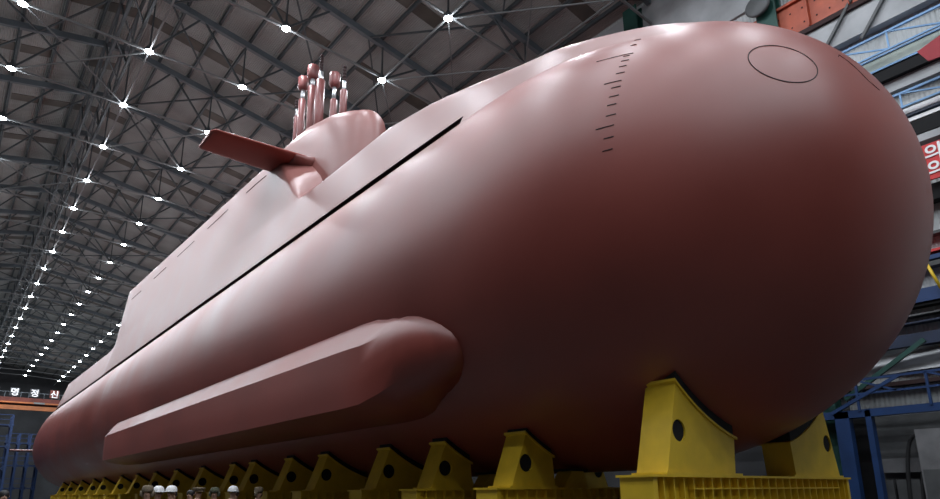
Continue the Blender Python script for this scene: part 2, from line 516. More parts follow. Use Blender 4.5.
def saddle(y, side, zb, th, label, group, xi=1.0, PADT=.12):
    def top(x, yy):
        r, z = rad(yy); return z - math.sqrt(max(.1, r * r - x * x)) - PADT
    xo = 2.58
    t = thing('hull_saddle', (XC + side * 2.0, y, zb), label, 'cradle support', group)
    def prof(yy):
        yy = y + .25 * th
        xs = [xo - (xo - xi) * i / 10 for i in range(11)]
        return [(side * 2.99, zb)] + [(side * x, top(x, yy)) for x in xs] + [(side * (xi + .08 if xi < 1.5 else xi - .06), zb)]
    # weld web plates with a round lightening hole front and back
    m = MB(); loops = []
    for yy in (y, y + th):
        o_, h_ = outline_with_hole([(XC + a, b) for a, b in prof(yy)], (XC + side * 2.6, zb + (top(2.6, y) - zb) * .44), .17)
        loops.append(([(a, yy, b) for a, b in o_], [(a, yy, b) for a, b in h_]))
    k = len(loops[0][0])
    k = min(len(loops[0][0]), len(loops[1][0]))
    (oa, ha), (ob, hb) = loops
    if len(oa) != len(ob):
        ob = [(p[0], y + th, p[2]) for p in oa]; hb = [(p[0], y + th, p[2]) for p in ha]
    m.loft([ha, oa], True, False, False); m.loft([oa, ob], True, False, False); m.loft([ob, hb], True, False, False); m.loft([ha, [(a_, y + .03, b_) for a_, _, b_ in ha]], True, False, False)
    m.build('saddle_body', YEL, t)
    m = MB(); m.loft([[(a_, y + .03, b_) for a_, _, b_ in ha], [(a_, y + .05, b_) for a_, _, b_ in ha]], True, True, False); m.build('hole_shade_disc', BLACK, t)  # black discs painted as the dark inside of the hollow saddle
    m = MB(); m.loft([[(a_, y + th - .04, b_) for a_, _, b_ in ha], [(a_, y + th - .02, b_) for a_, _, b_ in ha]], True, True, False); m.build('hole_shade_disc', BLACK, t)
    # thin flange under the pad
    m = MB(); rings = []
    for i in range(12):
        x = xo + .05 - (xo - xi + .1) * i / 11
        za = zb2 = top(x, y + .25 * th)
        rings.append([(XC + side * x, y - .03, za - .035), (XC + side * x, y - .03, za + .005), (XC + side * x, y + th + .03, zb2 + .005), (XC + side * x, y + th + .03, zb2 - .035)])
    m.loft(rings, True, True, False); m.build('top_flange', YEL, t)
    m = MB(); rings = []
    for i in range(12):
        x = xo - .02 - (xo - xi - .04) * i / 11
        za = top(x, y + .25 * th)
        rings.append([(XC + side * x, y, za + .004), (XC + side * x, y, top(x, y) + PADT + .01), (XC + side * x, y + th, max(za + .02, top(x, y + th) + PADT + .01)), (XC + side * x, y + th, za + .004)])
    m.loft(rings, True, True, False); m.build('rubber_pad', RUB, t)
    # base plate
    xa, xb = sorted((XC + side * 3.06, XC + side * (xi - .08))); m = MB(); m.box(xa, xb, y - .04, y + th + .04, zb, zb + .035); m.build('base_plate', YEL, t)
    return t
def plinth(y, zt, th, label, group):
    t = thing('cradle_beam', (XC, y, 0), label, 'cradle beam', group)
    x0, x1 = 8.02, 14.74
    m = MB(); m.box(x0 + .05, x1 - .05, y + .10, y + th - .10, 0, zt - .035)
    m.box(x0, x0 + .10, y, y + th, 0, zt - .035); m.box(x1 - .10, x1, y, y + th, 0, zt - .035)
    m.build('beam_web', YEL, t)
    m = MB(); m.box(x0 - .04, x1 + .04, y - .04, y + th + .04, zt - .035, zt); m.build('beam_flange', YEL, t)
    m = MB()
    n = 26
    for i in range(1, n):
        x = x0 + (x1 - x0) * i / n
        m.box(x - .01, x + .01, y, y + .11, .03, zt - .036)
    m.box(x0 + 1.0, x1 - .5, y - .01, y + .08, zt - .215, zt - .195)
    m.build('stiffeners', YEL, t)
    m = MB(); m.box(x0 - .04, x1 + .04, y - .04, y + th + .04, 0, .04); m.build('base_flange', YEL, t)
stations = [5.74, 9.15, 11.75, 14.1, 17.5, 19.94, 23.12, 25.17, 28.95, 32.89, 36.75, 40.72, 44.89, 50.2, 53.9, 58.9, 64.0, 68.5]
ordn = ['first', 'second', 'third', 'fourth', 'fifth', 'sixth', 'seventh', 'eighth', 'ninth', 'tenth', 'eleventh', 'twelfth', 'thirteenth', 'fourteenth', 'fifteenth', 'sixteenth', 'seventeenth', 'eighteenth']
for i, y in enumerate(stations):
    zt = 1.83 if i == 0 else 1.68; th = .6
    if i == 0:
        a = 'large yellow saddle block with black pad and round hole, nearest the camera'
        b = 'yellow saddle block on the right end of the nearest beam, under the bow'
        c = 'ribbed yellow beam carrying the two nearest saddle blocks under the bow'
    else:
        a = 'yellow saddle block on near side of the hull, %s from the bow' % ordn[i]
        b = 'shadowed yellow saddle block beneath the far side of the hull, %s from the bow' % ordn[i]
        c = 'ribbed yellow beam under the hull, %s in the row counted from the bow' % ordn[i]
    plinth(y, zt, .6, c, 'yellow beams under the hull')
    kw = {} if i == 0 else dict(xi=1.88 if i in (1, 2) else 1.3, PADT=.11 if i == 1 else .14)
    saddle(y, -1, zt, .56, a, 'near row of yellow saddle blocks', **kw)
    saddle(y, 1, zt, .56, b, 'far row of yellow saddle blocks', **kw)
    if i:
        t = thing('keel_block', (XC - .9, y, zt), 'low yellow keel block in shadow between the saddles, %s from the bow' % ordn[i], 'keel block', 'yellow keel blocks')
        m = MB(); m.loft([[(XC - 1.45, y + .1, zt), (XC - .7, y + .1, zt), (XC - .7, y + .5, zt), (XC - 1.45, y + .5, zt)], [(XC - 1.2, y + .1, zt + .33), (XC - .85, y + .1, zt + .33), (XC - .85, y + .5, zt + .33), (XC - 1.2, y + .5, zt + .33)]], True, True, False)
        m.build('block_body', YEL, t)
        MB().box(XC - 1.3, XC - .75, y + .06, y + .54, zt + .33, zt + .37).build('block_cap', RUB, t)

# ------------------------------------------------------------------ hall shell
XL, XR, YF, YB = -15.0, 23.0, -22.0, 158.0
RX, RZ, SL = 5.0, 27.75, .187
def roofz(x): return RZ - SL * abs(x - RX)
struct('floor', MB().box(XL, XR, YF, YB, -.3, 0), FLOORM)
m = MB()
for a, b in ((XL - .3, RX), (RX, XR + .3)):
    za, zb = roofz(a), roofz(b)
    n = len(m.v)
    m.v += [(a, YF, za), (b, YF, zb), (b, YB, zb), (a, YB, za), (a, YF, za + .3), (b, YF, zb + .3), (b, YB, zb + .3), (a, YB, za + .3)]
    for q in ((0, 1, 2, 3), (4, 7, 6, 5), (0, 4, 5, 1), (2, 6, 7, 3), (1, 5, 6, 2), (3, 7, 4, 0)): m.f.append([n + i for i in q]); m.sm.append(False)
ceil = struct('ceiling', m, ROOFM)
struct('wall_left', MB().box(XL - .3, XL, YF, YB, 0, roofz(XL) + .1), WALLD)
struct('wall_right', MB().box(XR, XR + .3, YF, YB, 0, roofz(XR) + .1), WALLM)
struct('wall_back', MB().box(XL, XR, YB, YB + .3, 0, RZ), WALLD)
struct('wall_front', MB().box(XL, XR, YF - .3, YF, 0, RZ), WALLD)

BAY = 5.958
TY = [32.34 + BAY * k for k in range(-3, 20)]
# roof light strips: dark panels in the middle of each bay
PUR = 1.72
for y in TY[:-1]:
    m = MB()
    yc = y + BAY * .48
    for j in range(-10, 11):
        a = RX + j * PUR + .12; b = a + PUR - .24
        if a < -9 or b > 22.6 or random.random() < .3: continue
        za, zb = roofz(a), roofz(b)
        n = len(m.v)
        m.v += [(a, yc - .42, za - .03), (b, yc - .42, zb - .03), (b, yc + .42, zb - .03), (a, yc + .42, za - .03), (a, yc - .42, za + .05), (b, yc - .42, zb + .05), (b, yc + .42, zb + .05), (a, yc + .42, za + .05)]
        for q in ((0, 1, 2, 3), (4, 7, 6, 5), (0, 4, 5, 1), (2, 6, 7, 3), (1, 5, 6, 2), (3, 7, 4, 0)): m.f.append([n + i for i in q]); m.sm.append(False)
    m.build('rooflight_strip', STRIP, ceil)
# purlins
first = None
for j in range(-10, 11):
    x = RX + j * PUR
    if j == 0 or x < -11 or x > 22.6: continue
    z = roofz(x) - .12
    o = MB().box(-.06, .06, 0, YB - 10.2, -.1, .1).build('purlin', STEEL) if first is None else first.copy()
    if first is None: first = o
    else: COL.objects.link(o)
    o.location = (x, 10, z)
    side = 'left' if j < 0 else 'right'
    tag(o, 'dark steel purlin on the %s roof slope, %s from the ridge' % (side, ordn[abs(j) - 1]), 'purlin', 'purlins under the roof')

GX = [-5.65, -.25, 5.15, 9.95, 15.4, 20.4]
GZ = [23.7, 23.7, 23.7, 23.7, 23.2, 22.9]
proto = None
for n_, y in enumerate(TY):
    lab = 'steel roof truss across the hall, %s' % ('nearest overhead' if n_ == 0 else 'bay %d back from the nearest one' % n_)
    if proto is None:
        t = thing('roof_truss', (RX, y, 23.7), lab, 'roof truss', 'roof trusses across the hall'); proto = t
        for a, b in ((XL + .2, RX), (RX, XR - .2)):
            MB().bar((a, y, roofz(a) - .42), (b, y, roofz(b) - .42), .22, .36).build('rafter', STEELB, t)
        MB().bar((XL + .2, y, 23.7), (9.95, y, 23.7), .10).build('bottom_chord', STEELL, t)
        MB().bar((9.95, y, 23.7), (XR - .2, y, 22.8), .10).build('bottom_chord', STEELL, t)
        for i in range(len(GX)):
            x, z = GX[i], GZ[i]
            for dx in ((-2.3, 2.3) if i % 2 else (2.3,)):
                xx = max(XL + .4, min(XR - .5, x + dx))
                MB().bar((x, y, z), (xx, y, roofz(xx) - .5), .09).build('web_member', STEEL, t)
            MB().bar((x, y, z), (x, y, roofz(x) - .5), .07).build('web_member', STEEL, t)
    else:
        t = dup(proto, None, (RX, y, 23.7)); t['label'] = lab
# ridge truss running along the hall
rt = thing('ridge_truss', (RX - .9, 10, 25.0), 'dark lattice truss running lengthwise under the roof ridge', 'roof truss')
ra = RX - .75
for dx in (-.45, .45):
    MB().box(ra + dx - .07, ra + dx + .07, 10, YB - .2, 26.9, 27.1).build('top_chord', STEEL, rt)
    MB().box(ra + dx - .07, ra + dx + .07, 10, YB - .2, 24.7, 24.9).build('bottom_chord', STEEL, rt)
m = MB(); y = 10
k = 0
while y < YB - 4:
    for dx in (-.45, .45): m.bar((ra + dx, y, 24.8 if k % 2 else 27), (ra + dx, y + 2.0, 27 if k % 2 else 24.8), .09)
    m.bar((ra - .45, y, 24.8), (ra + .45, y + 2, 24.8), .07)
    y += 2.0; k += 1
m.build('lacing', STEEL, rt)
# roof-plane sag rods and X braces
tie = None
for i, (x, z) in enumerate(zip(GX, GZ)):
    if i in (0, 1, 3): continue
    o = MB().box(-.04, .04, 0, 138, -.04, .04).build('lengthwise_tie', STEELL) if tie is None else tie.copy()
    if tie is None: tie = o
    else: COL.objects.link(o)
    o.location = (x, 14.46, z)
    tag(o, 'thin light steel tie linking the lamps of lamp row %s' % ['left of the ridge', 'furthest left in view', 'beside the ridge', 'right of the ridge', 'above the submarine', 'next to the right wall'][i], 'steel tie', 'lengthwise ties between trusses')
nb = 0
for n_, y in enumerate(TY[:-1]):
    for i, (a, b) in enumerate(((1, 2), (4, 5), (2, 3))):
        if i == 0 and n_ % 3 != 0: continue
        if i == 1 and n_ > 8: continue
        if i == 2 and n_ % 5 != 4: continue
        t = thing('cross_brace', (GX[a], y, GZ[a]), 'thin diagonal rods crossed between trusses, %s bay %d back' % (['left lamp rows', 'right lamp rows', 'middle lamp rows'][i], n_ + 1), 'brace', 'crossed braces between trusses')
        MB().bar((GX[a], y, GZ[a]), (GX[b], y + BAY, GZ[b]), .06).build('brace_rod', STEELL, t)
        MB().bar((GX[b], y, GZ[b] - .07), (GX[a], y + BAY, GZ[a] - .07), .06).build('brace_rod', STEELL, t)
    # dark braces in the roof plane
    t = thing('roof_brace', (RX, y, 25), 'dark diagonal brace under the roof sheets, bay %d back' % (n_ + 1), 'brace', 'dark braces in the roof plane')
    for a, b in ((-3.6, .6), (.6, 4.2), (5.9, 10.2), (10.2, 14.5), (14.5, 18.8)):
        if (n_ + int(a)) % 2: a, b = b, a
        MB().bar((a, y, roofz(a) - .55), (b, y + BAY, roofz(b) - .55), .08).build('brace_rod', STEEL, t)

# ------------------------------------------------------------------ lamps
fix = None
EN = 240
rows = [(x, z, n) for (x, z), n in zip(zip(GX, GZ), ['row nearest the left wall', 'furthest left row', 'row beside the ridge', 'row right of the ridge', 'row above the submarine', 'row by the right wall']) if x < 20]
li = bpy.data.lights.new('lamp_light', 'AREA'); li.shape = 'DISK'; li.size = .38; li.energy = EN; li.color = (.87, .93, 1.0)
ncount = 0
for k in range(-8, 20):
    y = 32.34 + BAY * k
    for x, z, nm in rows:
        if x < -2 and y > 80: continue
        if y < 10 and x > 10: pass
        zz = z + .42
        if fix is None:
            t = thing('high_bay_lamp', (x, y, zz), '', 'lamp', 'high bay lamps under the trusses')
            MB().revolve((x, y, zz), [(.06, 0), (.08, -.12), (.15, -.2), (.22, -.40), (.23, -.46), (.21, -.46)], 16).build('lamp_housing', STEEL, t)
            MB().revolve((x, y, zz), [(.205, -.465), (.18, -.50), (.10, -.53), (.01, -.535)], 16).build('lamp_lens', LENS, t)
            l = bpy.data.objects.new('lamp_light', li); COL.objects.link(l); l.parent = t; l.location = (0, 0, -.56)
            lp = bpy.data.lights.new('lamp_fill', 'POINT'); lp.energy = EN * .26; lp.shadow_soft_size = .22; lp.color = (.87, .93, 1.0)
            l = bpy.data.objects.new('lamp_fill', lp); COL.objects.link(l); l.parent = t; l.location = (0, 0, -.85)  # extra point light below each lamp, added as fill for the roof
            fix = t
        else: t = dup(fix, None, (x, y, zz))
        t['label'] = 'white high bay lamp, %s, %s' % (nm, 'behind the camera side, number %d' % (k + 9) if k < -2 else 'number %d from the front' % (k + 3))

# ------------------------------------------------------------------ far end
CY = 140.0
def onY(x0, z0, Y): return (x0 * Y / 90., 1.6 + (z0 - 1.6) * Y / 90.)
t = thing('bridge_crane', (4, CY, 16.8), 'orange bridge crane spanning the dark far end of the hall', 'crane')
zb_, zt_ = 16.6, 18.9
MB().box(XL + .3, XR - .5, CY, CY + .7, zb_, zb_ + .75).build('crane_girder', ORANGE2, t)
MB().box(XL + .3, XR - .5, CY + 2.2, CY + 2.9, zb_ + .3, zb_ + 1.2).build('gap_shade_panel', SEAM, t)  # near-black panel standing in for the shade in the girder gap
MB().box(XL + .3, XR - .5, CY + .6, CY + .9, zb_ + 1.25, zb_ + 1.5).build('rail', ORANGE2, t)
MB().box(XL + .3, XR - .5, CY + .9, CY + 2.3, zb_ + 1.2, zt_).build('walkway_side', MAROON, t)
m = MB()
x = XL + .5
while x < XR - 1: m.box(x, x + .06, CY + 2.1, CY + 2.2, zt_, zt_ + 1.1); x += 1.2
m.box(XL + .3, XR - .5, CY + 2.1, CY + 2.2, zt_ + 1.05, zt_ + 1.12); m.build('handrail', STEELB, t)
MB().box(11.5, 13.2, CY - .25, CY - .02, 17.75, 18.05).build('work_lamp', STEELL, t)
MB().box(4.5, 6.0, CY - .25, CY - .02, 17.85, 18.0).build('work_lamp', STEELL, t)
def text(name, s, size, loc, rot, mat, parent, ext=.02, sx=1):
    cu = bpy.data.curves.new(name, 'FONT'); cu.body = s; cu.size = size; cu.extrude = ext; cu.offset = .02 * size
    o = bpy.data.objects.new(name, cu); COL.objects.link(o)
    bpy.context.view_layer.update()
    me = bpy.data.meshes.new_from_object(o.evaluated_get(bpy.context.evaluated_depsgraph_get()))
    bpy.data.objects.remove(o)
    me.materials.clear(); me.materials.append(mat)
    o = bpy.data.objects.new(name, me); COL.objects.link(o)
    o.parent = parent
    o.location = Vector(loc) - WL[parent.name]; o.rotation_euler = rot; o.scale = (sx, 1, 1)
    return o
for i, (ch, bx) in enumerate(zip('혁명정신', (-1.1, 1.75, 4.6, 7.45))):
    x = 4.85 + 2.9 * i + .35 - 2.0
    x = [4.9, 7.9, 10.95, 14.05][i]
    s_ = thing('letter_board', (x + .7, CY + 2.0, 19.5), ['square board with a white character at the left edge of the picture', 'square board with a white character, second from the left on the crane', 'square board with a white character, third from the left on the crane', 'dark red board with a white character next to the submarine'][i], 'sign', 'characters standing on the crane')
    MB().box(x - .1, x + 1.35, CY + 2.0, CY + 2.08, 19.3, 20.75).build('board', MAROON if i == 3 else WALLD, s_)
    text('lettering', ch, 1.45, (x - .02, CY + 1.97, 19.45), (PI / 2, 0, 0), WHITE, s_)

# blue scaffold towers beyond the stern
def scaffold(name, x0, x1, y, z1, label, nlev, n):
    t = thing(name, (x0, y, 0), label, 'scaffold', 'blue access towers at the far end')
    m = MB(); d = 2.0
    for i in range(n + 1):
        x = x0 + (x1 - x0) * i / n
        for dy in (0, d):
            MB().bar((x, y + dy, 0), (x, y + dy, z1 + 1.0), .22).build('post', BLUE, t)
    for lv in range(1, nlev + 1):
        z = z1 * lv / nlev
        MB().box(x0 - .2, x1 + .2, y, y + d, z - .12, z).build('deck', BLUE, t)
        m.bar((x0, y, z + 1.0), (x1, y, z + 1.0), .09); m.bar((x0, y, z + .5), (x1, y, z + .5), .07)
        for i in range(n):
            xa = x0 + (x1 - x0) * i / n; xb = x0 + (x1 - x0) * (i + 1) / n
            w = (xb - xa) * .22; zl = z - z1 / nlev
            for (xx, s_) in ((xa, 1), (xb, -1)):
                m.bar((xx, y, z - .12 - w), (xx + s_ * w, y, z - .12), .12); m.bar((xx, y, zl + w), (xx + s_ * w, y, zl), .12)
    m.build('railing', BLUE, t)
scaffold('access_tower', 2.6, 5.3, 84, 9.0, 'blue steel access tower at the left edge beyond the stern', 4, 2)
scaffold('access_tower', 5.6, 8.8, 91, 7.6, 'blue steel access platform just behind the rounded stern', 3, 3)

# ------------------------------------------------------------------ right wall fittings (x just inside XR)
def K(z): return 1.6 + (z - 1.6) * 1.0455
def KY(y): return y * 1.0455
def rail(name, z0, z1, x0, mat, label, cat, y0=2.0, y1=30, zk=True):
    f_ = x0 / 22.0
    a, b = (1.6 + (z0 - 1.6) * f_, 1.6 + (z1 - 1.6) * f_)
    return tag(MB().box(x0, XR - .02, y0, y1, a, b).build(name, mat), label, cat)
# upper cladding between green columns
tag(MB().box(XR - .12, XR - .01, 3, 30, 20.6, 24.1).build('upper_cladding', GREYP), 'pale grey cladding band above the crane runway', 'cladding')
for yy, lb in ((KY(14.65), 'dark green steel column rising behind the top of the hull'), (KY(8.75), 'green steel column above the red runway girder'), (KY(2.9), 'green steel column nearest the camera on right wall')):
    t = thing('steel_column', (XR - .5, yy, 0), lb, 'column', 'green columns of the right wall')
    MB().box(XR - .62, XR - .55, yy - .38, yy + .38, 0, 24.0).build('column_flange', GREEN, t)
    MB().box(XR - .20, XR - .13, yy - .38, yy + .38, 0, 24.0).build('column_flange', GREEN, t)
    MB().box(XR - .56, XR - .18, yy - .03, yy + .03, 0, 24.0).build('column_web', GREEN, t)
# runway girder
def KG(z): return 1.6 + (z - 1.6) * 1.0295
def KX(z): return 1.6 + (z - 1.6) * 1.0125
def KXY(y): return y * 1.0125
t = thing('runway_girder', (XR - .9, 16, KG(17.6)), 'red oxide plate girder with stiffeners, crane runway above the bow', 'girder')
gx = XR - .35
MB().box(gx, gx + .05, 1.5, 60, KG(17.68), KG(19.0)).build('girder_web', ORANGE, t)
MB().box(gx - .12, gx + .2, 1.5, 60, KG(17.50), KG(17.68)).build('bottom_flange', SEAM, t)
MB().box(gx - .12, gx + .2, 1.5, 60, KG(19.0), KG(19.1)).build('top_flange', ORANGE, t)
m = MB(); y = 2.3
while y < 30: m.box(gx - .2, gx, y, y + .03, KG(17.68), KG(19.0)); y += 1.35
m.build('stiffeners', ORANGE, t)
m = MB(); y = 2.5
while y < 20:
    for dz in (.35, .95): m.revolve((gx - .005, y, KG(17.68 + dz)), [(.03, 0)], 6) if False else m.box(gx - .02, gx, y, y + .05, KG(17.68 + dz), KG(17.68 + dz) + .05)
    y += .45
m.build('bolts', SEAM, t)
m = MB()
k = 22; rings = []
ov = (XR - .95, KY(8.6), 19.15)
for xx, r in ((XR - .75, .02), (XR - .78, .5), (XR - .9, .55), (XR - .95, .45), (XR - .96, .02)):
    rings.append([(xx - .0, 9.3 + r * math.cos(2 * PI * i / k) * .9, 19.9 + r * .85 * math.sin(2 * PI * i / k)) for i in range(k)])
m.loft(rings); t = thing('round_lamp', (XR - .9, 9.3, 19.9), 'dark round floodlight high on the right wall beside green column', 'lamp'); m.build('lamp_body', DGREY, t)
MB().box(XR - .8, XR - .1, 9.26, 9.34, 19.85, 19.95).build('mounting_arm', DGREY, t)

for i, (ya, yb) in enumerate(((6.2, 4.9), (7.6, 6.3), (3.6, 4.8))):
    tag(MB().bar((XR - .45, ya, K(16.0)), (XR - .45, yb, K(17.6)), .10).build('wall_brace', DGREY), 'dark diagonal brace on the stained band under the red girder, %s from the bow' % ordn[i], 'brace', 'dark braces under the girder')
rail('wall_band', 16.5, 17.5, XR - .35, GREYP, 'stained grey concrete band below the red girder', 'wall band')
m = MB()
# light blue walkway truss upper
def walk(z0, z1, x, label, nm='walkway_truss'):
    t = thing(nm, (x, 3, z0), label, 'walkway truss', 'light blue walkway railings')
    MB().bar((x, 2, z1), (x, 20, z1), .07).build('top_chord', LBLUE, t)
    MB().bar((x, 2, z0), (x, 20, z0), .06).build('bottom_chord', LBLUE, t)
    m = MB(); y = 2.2; i = 0
    while y < 19:
        m.bar((x, y, z0), (x, y, z1), .05)
        m.bar((x, y, z0), (x, y + 1.6, z1), .05); y += 1.6; i += 1
    m.build('lacing', LBLUE, t)
walk(KX(15.45), KX(16.1), XR - .75, 'upper light blue walkway railing on the right wall')
rail('walkway_deck', 15.35, 15.4, XR - .45, LBLUE, 'thin blue edge of the upper walkway', 'walkway', 2, 20)
rail('sheet_panel', 14.95, 15.33, XR - .4, PALE, 'pale green sheet band under the upper walkway', 'wall band')
rail('blue_pipe', 14.88, 14.94, XR - .55, LBLUE, 'thin light blue pipe above the black duct', 'pipe')
rail('black_duct', 14.45, 14.86, XR - .5, BLACK, 'long black duct along the upper right wall', 'duct')
rail('sheet_panel', 13.95, 14.4, XR - .3, GREYP, 'light grey sheets between duct and lower blue railing', 'wall band')
walk(KX(13.35), KX(13.84), XR - .6, 'lower light blue walkway railing on the right wall')
zz = [(13.22, 13.32, DGREY, 'dark pipe just below the lower blue railing'), (13.02, 13.2, WHITE, 'white duct with navy underside on the right wall'), (12.92, 13.0, NAVY, 'navy strip beneath the white duct'), (12.72, 12.84, WHITE, 'thin white pipe above the broad black duct'), (12.22, 12.68, BLACK, 'broad black duct above the red slogan sign'), (11.95, 12.18, GREYP, 'grey strip directly above the red slogan sign'), (10.0, 10.5, BLACK, 'black band directly below the red slogan sign'), (8.95, 9.04, DGREY, 'thin dark pipe on the white wall beside the bow'), (8.42, 8.5, RED, 'thin red pipe beside the bow'), (8.2, 8.33, BLUE, 'thin blue pipe under the red pipe'), (8.0, 8.14, DGREY, 'dark rail under the blue pipe'),
      (6.98, 7.38, BLUE, 'deep blue crane beam at bow mid height on the right'), (6.86, 6.97, BLACK, 'black underside strip of the deep blue beam'), (6.6, 6.65, DGREY, 'thin dark cable line on the wall'), (6.38, 6.43, NAVY, 'thin navy pipe on the lower right wall'), (5.72, 6.08, NAVY, 'dark navy beam on the lower right wall')]
for a, b, mt, lb in zz:
    rail('wall_pipe' if b - a < .2 else 'wall_beam', a, b, XR - (.45 if b - a > .2 else .38), mt, lb, 'pipe' if b - a < .2 else 'beam')
# stuff with curled grey membranes
m = MB(); rings = []
for i in range(26):
    y = 3 + i * .55
    ring = []
    for j in range(13):
        a = j / 12
        ring.append((XR - .22 - .10 * math.sin(a * 9 + i * .5) - .06 * math.sin(i * 1.3 + j), y, K(4.95 + .68 * a)))
    rings.append(ring)
m.loft(rings, False, False)
tag(m.build('hanging_sheet', GREYP), 'rumpled grey sheet hanging on the wall under the green beam', 'sheet')
# slogan signs
t = thing('slogan_sign', (XR - .75, KXY(4.8), KX(11.2)), 'red sign with white slogan characters at right edge beside the bow', 'sign')
MB().box(XR - .75, XR - .68, KXY(2.6), KXY(5.12), KX(10.62), KX(11.78)).build('sign_board', RED, t)
text('lettering', '의', .56, (XR - .76, KXY(5.0), KX(11.27)), (PI / 2, 0, -PI / 2), WHITE, t)
text('lettering', '의', .56, (XR - .76, KXY(5.0), KX(10.74)), (PI / 2, 0, -PI / 2), WHITE, t)
t = thing('red_flag', (XR - 1.3, KY(4.2), K(14.9)), 'dark red tilted banner corner at the upper right edge', 'banner')
c_ = [(940, 35), (920, 53), (940, 66)]
fx = XR - 1.3
P4 = [(fx, 4.58, 14.75), (fx, 3.95, 14.95), (fx, 3.3, 14.2), (fx, 4.35, 14.28)]
m = MB(); m.loft([[(p[0], p[1], p[2]) for p in P4], [(p[0] + .06, p[1], p[2]) for p in P4]], True, True, False); m.build('banner_cloth', CLOTH, t)
# yellow pole
tag(MB().tube([(XR - .6, KXY(5.55), KX(8.25)), (XR - .6, KXY(5.28), KX(7.3))], .045, 10).build('yellow_pole', YEL), 'short yellow pole leaning beside the bow above the blue beam', 'pole')
# green diagonal strut
tag(MB().bar((XR - .7, KXY(5.9), KX(5.85)), (XR - .7, KXY(8.3), KX(4.35)), .13).build('diagonal_strut', GREEN), 'dark green diagonal strut on the lower right wall', 'strut')
# blue lower truss and frame
t = thing('support_rack', (XR - 1.0, 7, 0), 'blue steel frame with columns and lattice rail behind the last cradle', 'frame')
bx = XR - 1.1
for (ya, w, mt) in ((KXY(8.35), .42, BLUE), (KXY(7.6), .16, BLUE), (KXY(2.2), .3, BLUE)):
    MB().box(bx, bx + .3, ya - w / 2, ya + w / 2, 0, 3.95).build('frame_post', mt, t)
MB().box(bx, bx + .3, 2.0, 13, KX(3.72), KX(3.95)).build('frame_beam', BLUE, t)
MB().bar((bx, 2, KX(4.85)), (bx, 12, KX(4.85)), .07).build('top_rail', BLUE, t)
MB().bar((bx, 2, KX(4.42)), (bx, 12, KX(4.42)), .06).build('mid_rail', BLUE, t)
m = MB(); y = 3
while y < 11:
    m.bar((bx, y, KX(4.42)), (bx, y + 1.1, KX(4.85)), .06); m.bar((bx, y + 1.1, KX(3.9)), (bx, y + 1.1, KX(4.85)), .07)
    y += 1.9
m.bar((bx, KXY(6.6), KX(4.85)), (bx, KXY(8.6), KX(3.9)), .10)
m.build('lattice', BLUE, t)
rail('brown_band', 4.6, 4.72, XR - .4, SEAM, 'rusty brown band behind the blue lattice rail', 'band')
# dark opening & lower machinery
tag(MB().box(XR - .3, XR - .02, KY(7.65), KY(8.1), 0, K(3.7)).build('dark_gap_panel', BLACK), 'black panel standing for the dark gap between the two blue posts', 'shade_panel')  # black slab painted as the dark opening between the posts
tag(MB().box(XR - .12, XR - .02, KY(8.2), 110, 0, 4.6).build('under_hull_dark_panel', WALLD), 'very dark panel added behind the view under the hull', 'wall panel')  # dark panel added so the view beneath the hull goes black
tag(MB().box(XR - .25, XR - .02, 1.5, KY(7.6), 0, K(3.7)).build('lower_panel', DGREY), 'dark grey lower wall panel beneath the blue beam', 'wall panel')
tag(MB().box(XR - .45, XR - .26, 1.5, KY(7.45), K(2.05), K(2.45)).build('ledge_panel', LEDGE), 'paler ledge across the dark grey lower panel', 'ledge')
t = thing('control_cabinet', (XR - .6, KY(5.9), 0), 'pale grey equipment cabinet at the lower right corner', 'cabinet')
MB().box(XR - .95, XR - .3, KY(5.2), KY(6.3), 0, K(3.2)).build('cabinet_body', LEDGE, t)
MB().box(XR - .98, XR - .94, KY(5.25), KY(6.25), .3, K(2.1)).build('cabinet_door', DGREY, t)
for i, (ya, za, lb) in enumerate(((6.72, 3.05, 'thick black hose arching down beside the grey cabinet, taller of two'), (6.42, 2.45, 'short black hose beside the grey cabinet'))):
    pts = []
    for k in range(12):
        u = k / 11
        pts.append((XR - .75, KY(ya - .38 + .42 * math.sin(u * PI / 2)), K(za) - (u ** 2.2) * (K(za) - .1)))
    tag(MB().tube(pts, .055, 10).build('hose', RUB), lb, 'hose', 'black hoses by the cabinet')
for i in range(4):
    ya = KY(7.35 - .33 * i)
    t = tag(MB().box(XR - .75, XR - .5, ya - .26, ya, 0, K(1.85)).build('storage_bin', DGREY), 'dark grey bin at the wall foot, %s from the blue post' % ordn[i], 'bin', 'row of dark bins along the wall')

# ------------------------------------------------------------------ people
def skinmesh(name, verts, edges, radii, root=0, sub=1):
    me = bpy.data.meshes.new(name); me.from_pydata(verts, edges, [])
    o = bpy.data.objects.new(name, me); COL.objects.link(o)
    sm = o.modifiers.new('s', 'SKIN'); sm.use_smooth_shade = True
    for i, r in enumerate(radii):
        v = me.skin_vertices[0].data[i]; rr = r if hasattr(r, '__len__') else (r, r); v.radius = rr
        v.use_root = (i == root)
    ss = o.modifiers.new('u', 'SUBSURF'); ss.levels = sub; ss.render_levels = sub
    bpy.context.view_layer.update()
    m2 = bpy.data.meshes.new_from_object(o.evaluated_get(bpy.context.evaluated_depsgraph_get()))
    bpy.data.objects.remove(o)
    return m2
def link(name, me, mat, parent):
    if mat: me.materials.clear(); me.materials.append(mat)
    for p in me.polygons: p.use_smooth = True
    o = bpy.data.objects.new(name, me); COL.objects.link(o); o.parent = parent; return o
